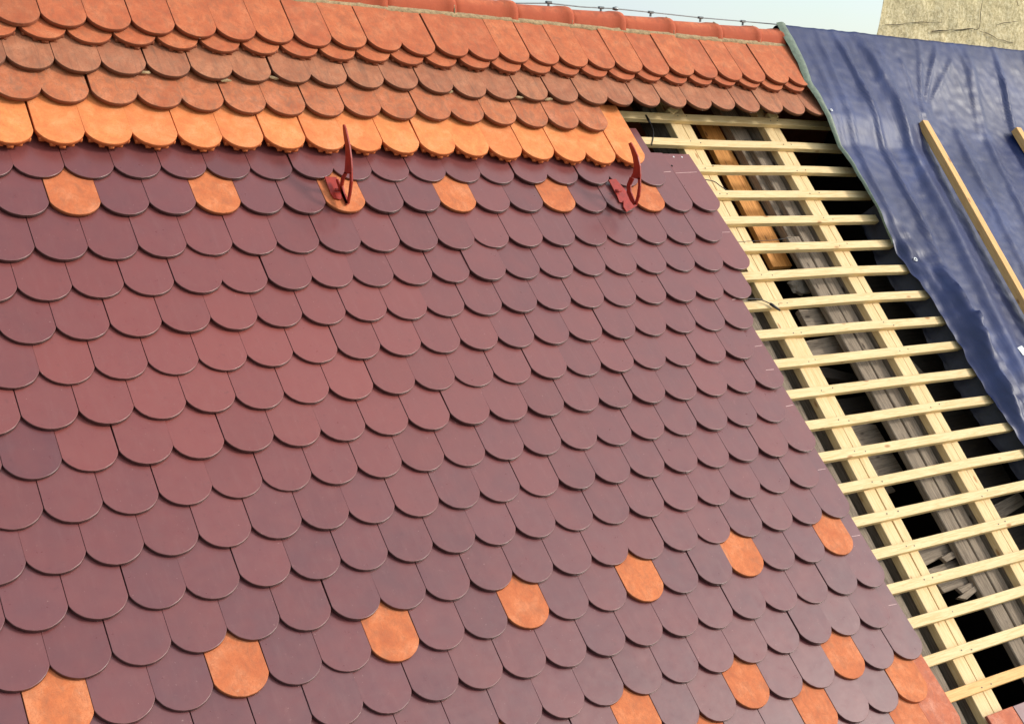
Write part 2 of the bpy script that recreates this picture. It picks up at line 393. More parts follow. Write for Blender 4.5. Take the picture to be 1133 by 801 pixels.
# ------------------------------------------------------------------ ridge tiles
YR=.62; ZR=Z0+.713   # ridge axis
RJ=[4.3,6.3,8.3,10.3,12.35,14.3,16.2,18.05,19.95,21.85,23.5,24.6]
def ridge_me(L,seed):
    rn=random.Random(seed); n=16; ms=8; V=[];Fc=[]
    prof=lambda s:.082+.006*s+(.005 if s>.9 else 0)
    for layer,sgn in ((0,0),(1,-.014)):
        for i in range(ms+1):
            s=[0,.14,.3,.5,.7,.885,.905,.96,1][i]; r=prof(s)+sgn
            for k in range(n+1):
                a=math.radians(-14+208*k/n); ca,sa=math.cos(a),math.sin(a); V.append((s*(L+.012),math.copysign(abs(ca)**.8,ca)*r*-1.15,math.copysign(abs(sa)**.72,sa)*r*.94))
    st=(ms+1)*(n+1)
    for i in range(ms):
        for k in range(n):
            a=i*(n+1)+k; q=(a,a+1,a+n+2,a+n+1); Fc.append(q[::-1]); Fc.append(tuple(x+st for x in q))
    for k in range(n):
        Fc.append((k,k+1,st+k+1,st+k)); b=ms*(n+1); Fc.append((b+k,st+b+k,st+b+k+1,b+k+1))
    for i in range(ms):
        for k in (0,n):
            a=i*(n+1)+k; Fc.append((a,a+n+1,st+a+n+1,st+a))
    me=mesh('ridge_tile',V,Fc)
    bm=bmesh.new(); bm.from_mesh(me); bmesh.ops.recalc_face_normals(bm,faces=bm.faces); bm.to_mesh(me); bm.free()
    for p in me.polygons: p.use_smooth=True
    return me
nr=len(RJ)-1
for i in range(nr):
    a,b=RJ[i],RJ[i+1]; me=ridge_me((b-a)*W,i); o=link('ridge_tile',me,M['ridge'])
    o.location=(a*W,YR,ZR+rt.gauss(0,.003)); o.rotation_euler=(0,-.012+rt.gauss(0,.003),rt.gauss(0,.006))
    tag(o,f'half-round red-orange ridge tile bedded in mortar, {ORD[nr-i]} from the blue tarp','ridge tile','ridge tiles along the top of the roof')
bm=bmesh.new()
for k in range(9):
    me=ridge_me(2*W,40+k); me.transform(Matrix.Translation(((4.3-2*(k+1))*W,YR,ZR))); bm.from_mesh(me)
me=bpy.data.meshes.new('ridge_beyond'); bm.to_mesh(me); bm.free()
tag(link('ridge_tiles_beyond',me,M['ridge']),'ridge tiles carrying on past the left edge','ridge tiles',None,'stuff')
# mortar bedding
V=[];Fc=[];nn=150
for i in range(nn+1):
    u=3.8+(24.6-3.8)*i/nn
    for k,(dy,dz,w_) in enumerate(((-.088,.008,.003),(-.105,.002,.006),(-.114,-.014,.008),(-.098,-.035,.003))):
        j=noise.noise(Vector((u*3.1,k*.7,0)))*w_+noise.noise(Vector((u*9.1,k*1.7,4)))*w_*.8
        V.append((u*W,YR+dy+j*.6,ZR+dz+j))
for i in range(nn):
    for k in range(3): a=i*4+k; Fc.append((a,a+1,a+5,a+4))
tag(link('mortar_bed',mesh('mortar_bed',V,Fc,True),M['mortar']),'pale crumbly mortar line under the ridge tiles','mortar')
for i,u in enumerate(RJ[1:-1]):
    if u<9 : continue
    pts=[]
    for k in range(9):
        a=math.radians(-10+80*k/8); pts.append((u*W+.004*noise.noise(Vector((u,k*.6,0))),YR-math.cos(a)*.094*1.1,ZR+math.sin(a)*.09))
    V_,F_=tube(pts,[.0045+.003*abs(noise.noise(Vector((u*3,k*.9,2)))) for k in range(9)],6)
    tag(link('mortar_joint',mesh('mortar_joint',V_,F_,True),M['mortar']),f'pale mortar filling the ridge tile joint, {ORD[len(RJ)-2-i]} from the blue tarp','mortar','mortar joints between ridge tiles')
# lightning conductor along the ridge
wp=[(300,-14),(440,0),(520,4),(607,4),(643,8),(680,10),(720,14),(775,20),(822,24),(866,28)]
def ridge_pt(x,y): return at_y(x,y,YR)
wpt=[ridge_pt(*q) for q in wp]
V_,F_=tube(wpt,.0032,8); wire=tag(link('lightning_wire',mesh('lightning_wire',V_,F_,True),M['metal']),'thin grey lightning conductor wire strung just above the ridge tiles','wire')
for i,(x,y) in enumerate([(607,3),(665,9),(720,14),(775,20),(822,24)]):
    q=ridge_pt(x,y); r_=empty('wire_holder',q,0,f'small metal clip holding the lightning wire on the ridge, {ORD[i+1]} from the left','wire clip','clips holding the lightning wire')
    V_,F_=tube([(0,0,-.022),(0,0,.003)],.006,8); link('clip_post',mesh('clip_post',V_,F_),M['metal'],r_)
    link('clip_head',box_me('clip_head',.035,.018,.012,.003),M['metal'],r_)
q=ridge_pt(681,10); lump('wire_connector',Matrix.Translation(q),.013,M['metal'],'dark clamp joining the lightning wire above the ridge','wire clamp',sc=(1.6,.9,.8),amp=.2)
# ------------------------------------------------------------------ battens
BV=[-2.89,-1.87,-.85,.18,1.2,2.22,3.24,4.26,5.28,6.28,7.29,8.29,9.3,10.28,11.28,12.27,13.28,14.28,15.31,16.3]
BE=[25.93,25.9,25.93,25.95,25.85,25.9,25.95,25.98,26.0,26.05,26.16,26.24,26.31,26.5,26.7,26.9,27.1,27.3,27.5,27.7]
nb=len(BV)
for i,(v,e) in enumerate(zip(BV,BE)):
    s0=15.6; L=(e-s0)*W+rt.gauss(0,.006)
    me=box_me('roof_batten',L,.046,.029,.0018,1,10,.006)
    o=link('roof_batten',me,M['wood2'] if i==nb-1 else M['wood'])
    o.matrix_world=frame(s0+L/W/2,v+.023/G,-.05-.0145,rt.gauss(0,.0012))
    tag(o,f'sawn pine batten lying across the open rafters, {ORD[i+1]} down from the old tiles' if i<nb-1 else 'amber coloured pine batten lying across the rafters, the lowest one in view','batten','pine battens nailed across the rafters')
nail=disc_me('nail_spot',.0034,.0012,8); nail.materials.append(M['nailgrey'])  # steel nail heads for the battens
bpy.context.view_layer.update()
for o in [q for q in COL.objects if q.name.startswith('roof_batten')]:
    for uu in (19.45,19.8,23.2,23.55):
        x_=(uu*W-o.matrix_world.translation.x)+rt.gauss(0,.006); child_on(o,'nail_spot',nail,Matrix.Translation((x_,rt.gauss(0,.006),.0148)))
# plank pairs (counter battens) and rafters below
def beam(name,u0,u1,v0,v1,htop,thick,mat,lab=None,cat=None,group=None,parent=None,jit=.004,bev=.002,skew=0):
    me=box_me(name,(v1-v0)*G,(u1-u0)*W,thick,bev,1,12,jit)
    o=link(name,me,mat); o.matrix_world=frame((u0+u1)/2,(v0+v1)/2,htop-thick/2)@Matrix.Rotation(math.pi/2+skew,4,'Z')
    if lab: tag(o,lab,cat,group)
    return o
for (a,b,wh) in ((19.22,20.0,'left'),(23.02,23.72,'right')):
    mid=(a+b)/2+.05
    beam('counter_batten',a,mid-.012,-3.6,21,-.0795,.04,M['wood'],f'pale plank running down the slope under the battens, left half of the {wh} pair','plank','pale planks doubled on the rafters')
    beam('counter_batten',mid+.012,b,-3.3,21,-.0815,.04,M['wood'],f'pale plank running down the slope under the battens, right half of the {wh} pair','plank','pale planks doubled on the rafters')
    beam('rafter',a+.08,b-.05,-5.6,21,-.124,.15,M['greywood'],f'old rafter carrying the {wh} pair of pale planks','rafter','old rafters of the open roof',jit=.006)
for j,(u0,u1,lab) in enumerate([(17.3,18.22,'grey weathered board beside the verge, mostly hidden by tiles'),(18.25,19.0,'grey weathered board left of the left pale planks'),(21.84,22.38,'grey weathered board in mid opening, left one of the close pair'),(22.47,22.99,'grey weathered board touching the right pale planks')]):
    beam('weathered_board',u0,u1,(3.6 if j<2 else (1.6 if j==2 else -2.2)),21,-.128-.004*j,.035,M['greywood'],lab,'board','grey weathered boards along the slope',jit=.008,bev=.004)
beam('rafter',22.2,22.9,-5.6,21,-.172,.05,M['greywood'],'old rafter under the close pair of grey boards','rafter','old rafters of the open roof')
# interior bits seen between the battens
def slab(name,pts,h,thick,mat,lab,cat,group=None,rough=.0):
    "flat board whose outline is given on a plane parallel to the roof"
    q=[P(u,v,h) for u,v in pts]; n=len(q); c=sum(q,Vector())/n
    V=[x-c for x in q]+[x-c-VH*thick for x in q]
    Fc=[tuple(range(n))[::-1],tuple(range(n,2*n))]+[(i,(i+1)%n,n+(i+1)%n,n+i) for i in range(n)]
    # express in a local frame whose x follows the first edge
    ex=(q[1]-q[0]).normalized(); ez=VH; ey=ez.cross(ex).normalized(); R=Matrix((ex,ey,ez)).transposed()
    V=[R.transposed()@x for x in V]
    me=mesh(name,V,Fc); bm=bmesh.new(); bm.from_mesh(me); bmesh.ops.recalc_face_normals(bm,faces=bm.faces)
    bmesh.ops.bevel(bm,geom=list(bm.edges),offset=.0015,segments=1,affect='EDGES'); bm.to_mesh(me); bm.free()
    o=link(name,me,mat); o.matrix_world=Matrix.Translation(c)@R.to_4x4(); return tag(o,lab,cat,group)
slab('amber_board',[(21.4,-3.8),(21.25,2.4),(22.05,2.4),(22.15,-3.8)],-.22,.03,M['orangewood'],'orange-brown board standing inside the roof near its top','board')
slab('dark_board',[(23.5,-4.4),(23.3,2.2),(23.75,2.2),(23.95,-4.4)],-.34,.03,M['greywood'],'grey board behind the orange-brown one inside the roof','board')
slab('grey_plank',[(21.2,4.12),(22.8,4.12),(22.8,4.78),(21.2,4.78)],-.2,.03,M['greywood'],'short grey plank inside the roof just below the black cable','board','grey planks lying inside the roof')
slab('grey_plank',[(20.7,5.2),(22.8,5.05),(22.8,5.8),(20.7,5.9)],-.22,.03,M['greywood'],'slanting grey plank with saw marks inside the roof','board','grey planks lying inside the roof')
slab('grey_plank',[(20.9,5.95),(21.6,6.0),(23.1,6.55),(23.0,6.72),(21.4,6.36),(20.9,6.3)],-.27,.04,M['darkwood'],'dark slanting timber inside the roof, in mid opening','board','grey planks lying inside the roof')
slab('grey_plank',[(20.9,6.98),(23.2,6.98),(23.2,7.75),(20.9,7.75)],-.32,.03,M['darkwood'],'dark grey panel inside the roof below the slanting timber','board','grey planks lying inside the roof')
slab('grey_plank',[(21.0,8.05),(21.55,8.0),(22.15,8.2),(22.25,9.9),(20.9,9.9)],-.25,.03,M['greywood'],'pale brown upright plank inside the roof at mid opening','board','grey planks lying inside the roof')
slab('wide_dark_board',[(24.6,2.2),(26.75,2.2),(26.9,21),(24.6,21)],-.3,.03,M['darkwood'],'wide dark board inside the roof right of the right planks','board')
for i,(pts,h,m_) in enumerate([([(20.7,12.3),(22.45,12.15),(22.5,12.55),(20.7,12.85)],-.19,'greywood'),([(21.3,12.75),(22.6,12.52),(22.7,12.72),(21.4,12.92)],-.165,'greywood'),([(20.6,12.95),(22.8,12.8),(22.8,13.35),(20.6,13.4)],-.2,'greywood'),([(20.7,13.4),(22.85,13.35),(22.75,13.62),(20.8,13.72)],-.175,'orangewood'),([(21.2,13.72),(22.6,13.58),(22.65,13.7),(21.3,13.9)],-.155,'greywood'),([(21.0,13.98),(22.45,13.66),(22.5,13.75),(21.3,14.1)],-.15,'orangewood'),([(22.0,14.0),(22.75,13.75),(22.8,13.9),(22.2,14.15)],-.17,'greywood')]):
    slab('broken_board',pts,h,.018,M['darkwood'] if False else M[m_] if m_=='greywood' else M['old3wood'] if 'old3wood' in M else M['greywood'],f'broken board offcut in the pile low in the opening, {ORD[i+1]} from the top','board','broken offcuts piled inside the roof')
for i,(x,y,s,h) in enumerate([(724,120,.07,-.16),(832,192,.09,-.3),(846,240,.09,-.3),(885,318,.05,-.22),(838,118,.05,-.17),(870,176,.08,-.32)]):
    u,v=inv(x,y,h); lump('rubble_lump',frame(u,v,h,i),s,M['sack'],f'grey rubble lump inside the roof near the top, {ORD[[1,2,4,6,3,5][i]]} from the left','rubble','rubble lumps inside the roof',sub=3,amp=.5,sc=(1.3,.9,.5),seed=i+3)
for i,(pts,h) in enumerate([([(18.3,1.0),(19.0,1.0),(19.05,3.4),(18.3,3.4)],-.2),([(20.5,9.95),(22.1,9.9),(22.2,10.2),(20.6,10.3)],-.34),([(20.8,14.6),(21.4,14.5),(21.6,17.0),(21.0,17.0)],-.42),([(23.8,-1.6),(25.2,-1.7),(25.3,-1.2),(23.9,-1.2)],-.45),([(24.1,5.4),(24.9,5.3),(25.6,6.9),(24.9,7.0)],-.27),([(24.2,11.6),(26.5,11.2),(26.6,11.6),(24.3,12.1)],-.26)]):
    slab('loose_plank',pts,h,.02,M['greywood'],['short grey plank behind the verge tiles near the top','horizontal grey plank deep inside below mid opening','deep grey plank inside the roof near the bottom','grey plank deep inside right of the right planks, topmost','grey plank leaning inside right of the right planks, middle one','grey plank inside right of the right planks, lowest one'][i],'board','loose planks deep inside the roof')
# offcut of wood standing at the head of each plank pair
for i,(x,y,s) in enumerate([(744,122,.03),(855,128,.028)]):
    u,v=inv(x,y,-.05); me=box_me('wood_block',.07,.04,.035,.003); o=link('wood_block',me,M['wood']); o.matrix_world=frame(u,v,-.062,.5-.3*i)
    tag(o,f'splintered pine block on the {"left" if i==0 else "right"} plank pair just below the old tiles','wood block')
# cables
def cable(pix,h,r,lab,tipr=None):
    pts=[P(*inv(x,y,hh),hh) for (x,y),hh in zip(pix,h)]
    # catmull
    out=[]
    for i in range(len(pts)-1):
        p0,p1,p2,p3=pts[max(i-1,0)],pts[i],pts[i+1],pts[min(i+2,len(pts)-1)]
        for k in range(6):
            t=k/6; out.append(.5*((2*p1)+(p2-p0)*t+(2*p0-5*p1+4*p2-p3)*t*t+(3*p1-p0-3*p2+p3)*t**3))
    out.append(pts[-1]); c=out[0]
    root=empty('cable',c,0,lab,'cable')
    V_,F_=tube([q-c for q in out],r,8); link('cord',mesh('cord',V_,F_,True),M['black'],root)
    if tipr:
        e=[out[-1]+(out[-2]-out[-1]).normalized()*tipr*-5.5,out[-1],out[-1]+(out[-2]-out[-1]).normalized()*tipr*2]
        V_,F_=tube([q-c for q in e],[tipr*.6,tipr,tipr*.8],8); link('sleeve',mesh('sleeve',V_,F_,True),M['black'],root)
cable([(721,161),(723,150),(722,142),(718,134)],[-.045]*4,.0028,'thin black cable with a thick end beside the uppermost verge tile',.007)
cable([(818,331),(838,331),(850,335),(855,338)],[-.02,-.03,-.035,-.035],.0028,'thin black cable with thick end poking out from the verge onto a batten',.008)
cable([(780,199),(790,201),(797,206),(803,210)],[-.045,-.045,-.045,-.05],.0026,'short thin dark wire crossing the left planks near the top of the verge')
cable([(815,268),(830,267),(855,266),(875,263)],[-.045,-.046,-.045,-.046],.0015,'thin dark wire lying along a batten at mid height')
# ------------------------------------------------------------------ red hooks
def ribbon(lst,ox,oy,sc,u,th):
    "solid blade in the plane across the slope; list of (x,y,width) pixel samples"
    L_=[];R_=[]
    for i,(x,y,w_) in enumerate(lst):
        a=lst[max(i-1,0)]; b=lst[min(i+1,len(lst)-1)]; dx,dy=b[0]-a[0],b[1]-a[1]; l=math.hypot(dx,dy); nx,ny=-dy/l,dx/l
        for s_,D in ((1,L_),(-1,R_)):
            v,h=invu(ox+(x+s_*nx*w_/2)/sc,oy+(y+s_*ny*w_/2)/sc,u); D.append((v,h))
    V=[];Fc=[];n=len(L_)
    for side in (-1,1):
        for i in range(n):
            V.append(P(u+side*th/2/W,*L_[i])); V.append(P(u+side*th/2/W,*R_[i]))
    st=2*n
    for i in range(n-1):
        a=2*i; Fc+=[(a,a+1,a+3,a+2),(st+a,st+a+2,st+a+3,st+a+1),(a,a+2,st+a+2,st+a),(a+1,st+a+1,st+a+3,a+3)]
    Fc+=[(0,st,st+1,1),(2*n-2,2*n-1,st+2*n-1,st+2*n-2)]
    return V,Fc
def hook(u,ox,oy,sc,ribs,strip,lab,base):
    root=empty('roof_hook',P(u,.8,.0),PITCH,lab,'roof hook','red steel roof hooks'); bpy.context.view_layer.update()
    c=root.matrix_world.inverted()
    V=[];Fc=[]
    for rb in ribs:
        v_,f_=ribbon(rb,ox,oy,sc,u,.006); i0=len(V); V+=v_; Fc+=[tuple(i0+i for i in f) for f in f_]
    me=mesh('blade',[c@v for v in V],Fc); bm=bmesh.new(); bm.from_mesh(me); bmesh.ops.recalc_face_normals(bm,faces=bm.faces); bm.to_mesh(me); bm.free()
    link('blade',me,M['redpaint'],root)
    strip=[(*inv(ox+x/sc,oy+y/sc,.008),.004) for x,y in strip]; base=[(*inv(ox+x/sc,oy+y/sc,.012),.008) for x,y in base]
    V=[c@P(a,b,hh+dz) for dz in (0,.005) for (a,b,hh) in strip]; n=len(strip)
    me=mesh('mounting_strip',V,[tuple(range(n)),tuple(range(n,2*n))[::-1]]+[(i,(i+1)%n,n+(i+1)%n,n+i) for i in range(n)])
    bm=bmesh.new(); bm.from_mesh(me); bmesh.ops.recalc_face_normals(bm,faces=bm.faces); bm.to_mesh(me); bm.free()
    link('mounting_strip',me,M['redpaint'],root)
    V=[c@P(a,b,hh+dz) for dz in (0,.006) for (a,b,hh) in base]; n=len(base)
    me=mesh('foot_plate',V,[tuple(range(n)),tuple(range(n,2*n))[::-1]]+[(i,(i+1)%n,n+(i+1)%n,n+i) for i in range(n)])
    bm=bmesh.new(); bm.from_mesh(me); bmesh.ops.recalc_face_normals(bm,faces=bm.faces); bm.to_mesh(me); bm.free()
    link('foot_plate',me,M['redpaint'],root)
    V_,F_=tube([c@P(u-.09,.55,.02),c@P(u+.09,.55,.02)],.006,8); link('bolt',mesh('bolt',V_,F_,True),M['redpaint'],root)
hook(7.35,340,120,6.16,[[(249,112,9),(256,145,20),(266,200,26),(277,260,30),(283,340,38),(283,400,46),(281,446,52)],
   [(299,440,16),(300,500,15),(291,575,15),(277,650,12)],[(264,438,18),(242,480,20),(234,530,16),(248,590,18),(273,650,14)],[(203,484,12),(224,540,18),(252,600,22),(274,648,16)]],
   [(118,466),(198,470),(238,600),(228,622),(180,612),(160,580)],'red steel roof hook standing on an orange tile, left of the two',
   [(238,590),(262,586),(290,646),(268,660)])
hook(15.45,665,140,7.28,[[(233,134,22),(256,185,32),(280,250,42),(293,320,50),(290,380,62),(280,420,80)],
   [(309,415,20),(311,480,18),(302,555,22),(280,632,18)],[(250,415,34),(226,470,30),(226,530,34),(252,590,34),(275,630,22)]],
   [(60,430),(118,425),(235,560),(240,620),(150,612),(130,560)],'red steel roof hook standing on a maroon tile near the verge, right of the two',
   [(180,600),(262,590),(290,640),(205,690),(180,650)])
# ------------------------------------------------------------------ tarp
def sstep(a,b,x):
    t=max(0,min(1,(x-a)/(b-a))); return t*t*(3-2*t)
HB=[(-6.2,.14),(-4.4,.13),(-3,.115),(-2.3,.095),(-1.3,.035),(0,.024),(20,.022)]
EDGE=[]
for x_,y_ in [(862,28),(885,70),(892,90),(921,141),(945,184),(963,214),(979,241),(995,266),(1012,290),(1034,320),(1053,350),(1071,378),(1087,407),(1105,436),(1127,466),(1155,508),(1212,590)]:
    hh_=.1
    for _ in range(6): uu_,vv_=inv(x_,y_,hh_); hh_=lerp_tab(HB,vv_)
    EDGE.append((vv_,uu_))
EDGE.insert(0,(-8,EDGE[0][1]+.1)); EDGE[-1]=(20,EDGE[-1][1]+.6)
CR=[ # creases: pixel polylines, height, width (m)
 ([(905,45),(949,120),(979,171),(1012,230),(1060,330),(1120,440)],.022,.022),
 ([(925,40),(981,122),(1009,173),(1041,230),(1080,310),(1133,420)],.030,.055),
 ([(885,40),(925,125),(960,190),(1000,262),(1050,345)],.012,.018),
 ([(1000,50),(1008,95),(1016,132)],.012,.012),([(1022,62),(1019,100),(1018,132)],.014,.010),([(985,80),(1002,112),(1014,134)],.010,.010),([(1040,80),(1028,110),(1020,134)],.010,.012),
 ([(1078,50),(1092,85),(1115,135),(1140,190)],.026,.020),([(1112,56),(1125,85),(1145,120)],.026,.018),([(1050,60),(1075,115),(1110,190),(1150,270)],.014,.03),
 ([(1060,150),(1100,230),(1150,330)],.012,.03),([(1030,45),(1060,90),(1085,150)],.010,.018),
 ([(1075,352),(1100,395),(1133,445)],.03,.018),([(1040,300),(1072,345),(1095,400),(1133,462)],.028,.02),
 ([(960,75),(985,130),(1010,180)],.010,.02),([(880,60),(905,110),(940,175),(975,240)],.008,.014),([(1100,100),(1120,140),(1150,200)],.012,.015)]
CRU=[([tuple(a*b for a,b in zip(inv(x,y,.03),(W,G))) for x,y in pl],hh,ww) for pl,hh,ww in CR]
def cr_h(u,v):
    x,y=u*W,v*G; s=0
    for pl,hh,ww in CRU:
        best=9; sd=0; tt=0
        for (ax,ay),(bx,by) in zip(pl,pl[1:]):
            dx,dy=bx-ax,by-ay; l2=dx*dx+dy*dy; t=max(0,min(1,((x-ax)*dx+(y-ay)*dy)/l2)); px,py=x-ax-t*dx,y-ay-t*dy; d=math.hypot(px,py)
            if d<best: best=d; sd=math.copysign(1,dx*py-dy*px)
        k=best/ww
        if k<4:
            s+=hh*(math.exp(-k*k*(1.6 if sd>0 else .55)))
    return s
def tarp_h(u,v,e):
    d=u-e                                   # distance from left edge in tile widths
    base=lerp_tab(HB,v)*(1-sstep(2,7,d))+(.022+.118*sstep(-1.5,-6.2,v))*sstep(2,7,d)
    h=base+cr_h(u,v)*sstep(0,.35,d)*(.2+.8*sstep(-6.1,-4.9,v))
    q=noise.noise(Vector((u*.45+v*.1,v*.16,1)))*.018+noise.noise(Vector((u*1.6+v*.5,v*.4,7)))*.006+noise.noise(Vector((u*5,v*1.4,3)))*.0022
    h+=q*sstep(0,.8,d)*sstep(-6.2,-5.0,v)+.004*noise.noise(Vector((u*4,v*4,9)))*sstep(0,.3,d)
    h-=.05*sstep(1.0,3.0,v)*(1-sstep(0,.9,d))**2
    h+=sstep(.5,2.5,v)*(1-sstep(.6,1.8,d))*.012*noise.noise(Vector((u*4,v*2.6,5)))
    return h
us=[0,.04,.1,.18,.27,.36,.45,.55,.66,.78,.9,1.02,1.14,1.26,1.4]; x=1.5
while x<21.5: us.append(x); x+=.085 if x<12 else .12
vs=[]; v=-6.16
while v<15.01: vs.append(v); v+=.11
V=[];Fc=[]; nu=len(us)
back=[(.30,-.32),(.14,-.13),(.07,-.045),(.03,-.008)]   # over the ridge: (y,z) offsets behind
top0=[P(lerp_tab(EDGE,vs[0])+d,vs[0],tarp_h(lerp_tab(EDGE,vs[0])+d,vs[0],lerp_tab(EDGE,vs[0]))) for d in us]
for (dy,dz) in [(1.9,-1.95),(1.0,-1.0)]+back: V+=[t+Vector((0,dy,dz)) for t in top0]
for v in vs:
    e=lerp_tab(EDGE,v)+.02*noise.noise(Vector((v*2.2,0,0)))
    for d in us: V.append(P(e+d,v,tarp_h(e+d,v,e)))
rows_=len(V)//nu
for j in range(rows_-1):
    for i in range(nu-1):
        a=j*nu+i; Fc.append((a,a+nu,a+nu+1,a+1))
C0=P(30,0,0); RM=Matrix.Rotation(PITCH,4,'X')
Minv=(Matrix.Translation(C0)@RM).inverted()
me=mesh('tarpaulin',[Minv@q for q in V],Fc,True); tarp=link('tarpaulin',me,M['tarp']); tarp.matrix_world=Matrix.Translation(C0)@RM
tag(tarp,'large wrinkled blue tarpaulin covering the right part of the roof','tarpaulin')
# backing hem along the upper left edge
V=[];Fc=[]; hv=[-6.25+.16*i for i in range(56)]
for v in hv:
    e=lerp_tab(EDGE,v)+.02*noise.noise(Vector((v*2.2,0,0))); w_=(.42-.28*sstep(-6,.5,v)+.04*noise.noise(Vector((v*1.7,3,0))))*(1-.9*sstep(-.3,2.2,v))
    hb=tarp_h(e+.1,max(v,-6.16),e)
    for k in range(7):
        a=math.pi*k/6; V.append(Minv@(P(e-.06+w_*k/6,v,hb-.004+.012*math.sin(a)+.002*noise.noise(Vector((v*3,k,0))))))
for j in range(len(hv)-1):
    for k in range(6): a=j*7+k; Fc.append((a,a+7,a+8,a+1))
hem=link('hem',mesh('hem',V,Fc,True),M['hem']); hem.parent=tarp; hem['label']='grey-green turned-over hem'
# dark crumpled strip of the sheet folded under its lower left edge
V=[];Fc=[]; fv=[.9+.1*i for i in range(190)]
for v in fv:
    e=lerp_tab(EDGE,v); a_=e-.3*sstep(1.2,3.5,v)+.12*noise.noise(Vector((v*.9,2,0)))+.05*max(0,v-9)
    for k in range(13):
        t=k/12; u=a_+(e+.35-a_)*t; ht=tarp_h(e+.35,v,e)-.012
        V.append(Minv@P(u,v,-.135+(ht+.135)*t**2.6+.012*noise.noise(Vector((u*3.5,v*2.2,5)))*(1-t)+.006*noise.noise(Vector((u*9,v*6,5)))*(1-t)))
for j in range(len(fv)-1):
    for k in range(12): a=j*13+k; Fc.append((a,a+13,a+14,a+1))
uf=link('underfold',mesh('underfold',V,Fc,True),M['fold']); uf.parent=tarp; uf['label']='dark strip folded under the lower left edge'
def fold_h(u,v):
    e=lerp_tab(EDGE,v); t=max(0,min(1,(u-e+.6)/.95)); return -.135+(tarp_h(e+.35,v,e)+.123)*t**2.6
# grommets and eyelets
def torus_me(name,R_,r_,n=18,m_=8):
    V=[];Fc=[]
    for i in range(n):
        a=2*math.pi*i/n
        for k in range(m_):
            b=2*math.pi*k/m_; V.append(((R_+r_*math.cos(b))*math.cos(a),(R_+r_*math.cos(b))*math.sin(a),r_*math.sin(b)*.6))
    for i in range(n):
        for k in range(m_): Fc.append((i*m_+k,((i+1)%n)*m_+k,((i+1)%n)*m_+(k+1)%m_,i*m_+(k+1)%m_))
    return mesh(name,V,Fc,True)
for (x,y,h,R_) in [(920,122,.03,.006),(1013,287,-.045,.0095),(1124,467,-.06,.0095)]:
    u,v=inv(x,y,h); e=lerp_tab(EDGE,v)
    for _ in range(6):
        h=(tarp_h(u,v,e) if u>e else fold_h(u,v))+.008; u,v=inv(x,y,h); e=lerp_tab(EDGE,v)
    o=link('eyelet',torus_me('eyelet',R_,.0035),M['white']); o.parent=tarp
    o.matrix_local=Minv@frame(u,v,h)
# white patch
u,v=inv(1131,388,.04); h=tarp_h(u,v,lerp_tab(EDGE,v))+.006
u,v=inv(1131,388,h)
o=link('white_patch',box_me('white_patch',.05,.05,.002,.0005),M['white']); o.parent=tarp; o.matrix_local=Minv@frame(u,v,tarp_h(u,v,lerp_tab(EDGE,v))+.008,.2)
# timbers lying on the tarp
def timber(pa,pb,h,wd,tk,lab):
    a=P(*inv(*pa,h),h); b=P(*inv(*pb,h),h); d=(b-a); L=d.length; d.normalize(); y_=VH.cross(d).normalized(); z_=d.cross(y_)
    me=box_me('timber',L,wd,tk,.002,1,6,.003); o=link('timber',me,M['wood2']); m_=Matrix((d,y_,z_)).transposed().to_4x4(); o.matrix_world=Matrix.Translation((a+b)/2-VH*tk/2)@m_
    tag(o,lab,'timber','square timbers weighing down the tarp')
timber((1024,133),(1165,384),.095,.05,.045,'square pine timber lying down the blue tarp, the longer one in full view')
timber((1127,141),(1262,360),.095,.05,.045,'square pine timber on the tarp cut off by the right edge of the photo')
# ------------------------------------------------------------------ chimney
YC=YR+.42
a0=at_y(978,0,YC); a1=at_y(971,36,YC); sl=(a0.x-a1.x)/(a0.z-a1.z)
zt=a0.z+.55; zb=a1.z-.6; xr=at_y(1133,0,YC).x+.5
root=empty('chimney',(a1.x,YC,zb),0,'wide roughcast chimney stack with cracked beige render behind the tarp','chimney')
nx,nz=150,70; V=[];Fc=[]
def cface(x0,z): return a1.x+(z-a1.z)*sl
for j in range(nz+1):
    z=zb+(zt-zb)*j/nz; xl=cface(0,z)
    for i in range(nx+1):
        x=xl+(xr-xl)*i/nx
        V.append((x-a1.x,.012*noise.noise(Vector((x*7,0,z*7)))+.004*noise.noise(Vector((x*19,0,z*19))),z-zb))
for j in range(nz):
    for i in range(nx): a=j*(nx+1)+i; Fc.append((a,a+1,a+nx+2,a+nx+1))
# sides, back
i0=len(V); xl0=cface(0,zb); xl1=cface(0,zt)
rd_=ray(978,10); kx=.8*rd_.x/rd_.y+.05
V+=[(xl0-a1.x,0,0),(xl0-a1.x+kx,.8,0),(xl1-a1.x+kx,.8,zt-zb),(xl1-a1.x,0,zt-zb),(xr-a1.x,0,0),(xr-a1.x,.8,0),(xr-a1.x,.8,zt-zb),(xr-a1.x,0,zt-zb)]
Fc+=[(i0,i0+3,i0+2,i0+1),(i0+4,i0+5,i0+6,i0+7),(i0+1,i0+2,i0+6,i0+5),(i0+3,i0+7,i0+6,i0+2)]
link('stack',mesh('stack',V,Fc),M['stucco'],root)
cap=link('cap',box_me('cap',(xr-xl1)+.16,.96,.1,.01),M['render'],root); cap.location=((xl1+xr)/2-a1.x+.3,.4,zt-zb+.05)
bpy.context.view_layer.update()
zz=lambda x,y:(1000+x/6.158,y/6.158)
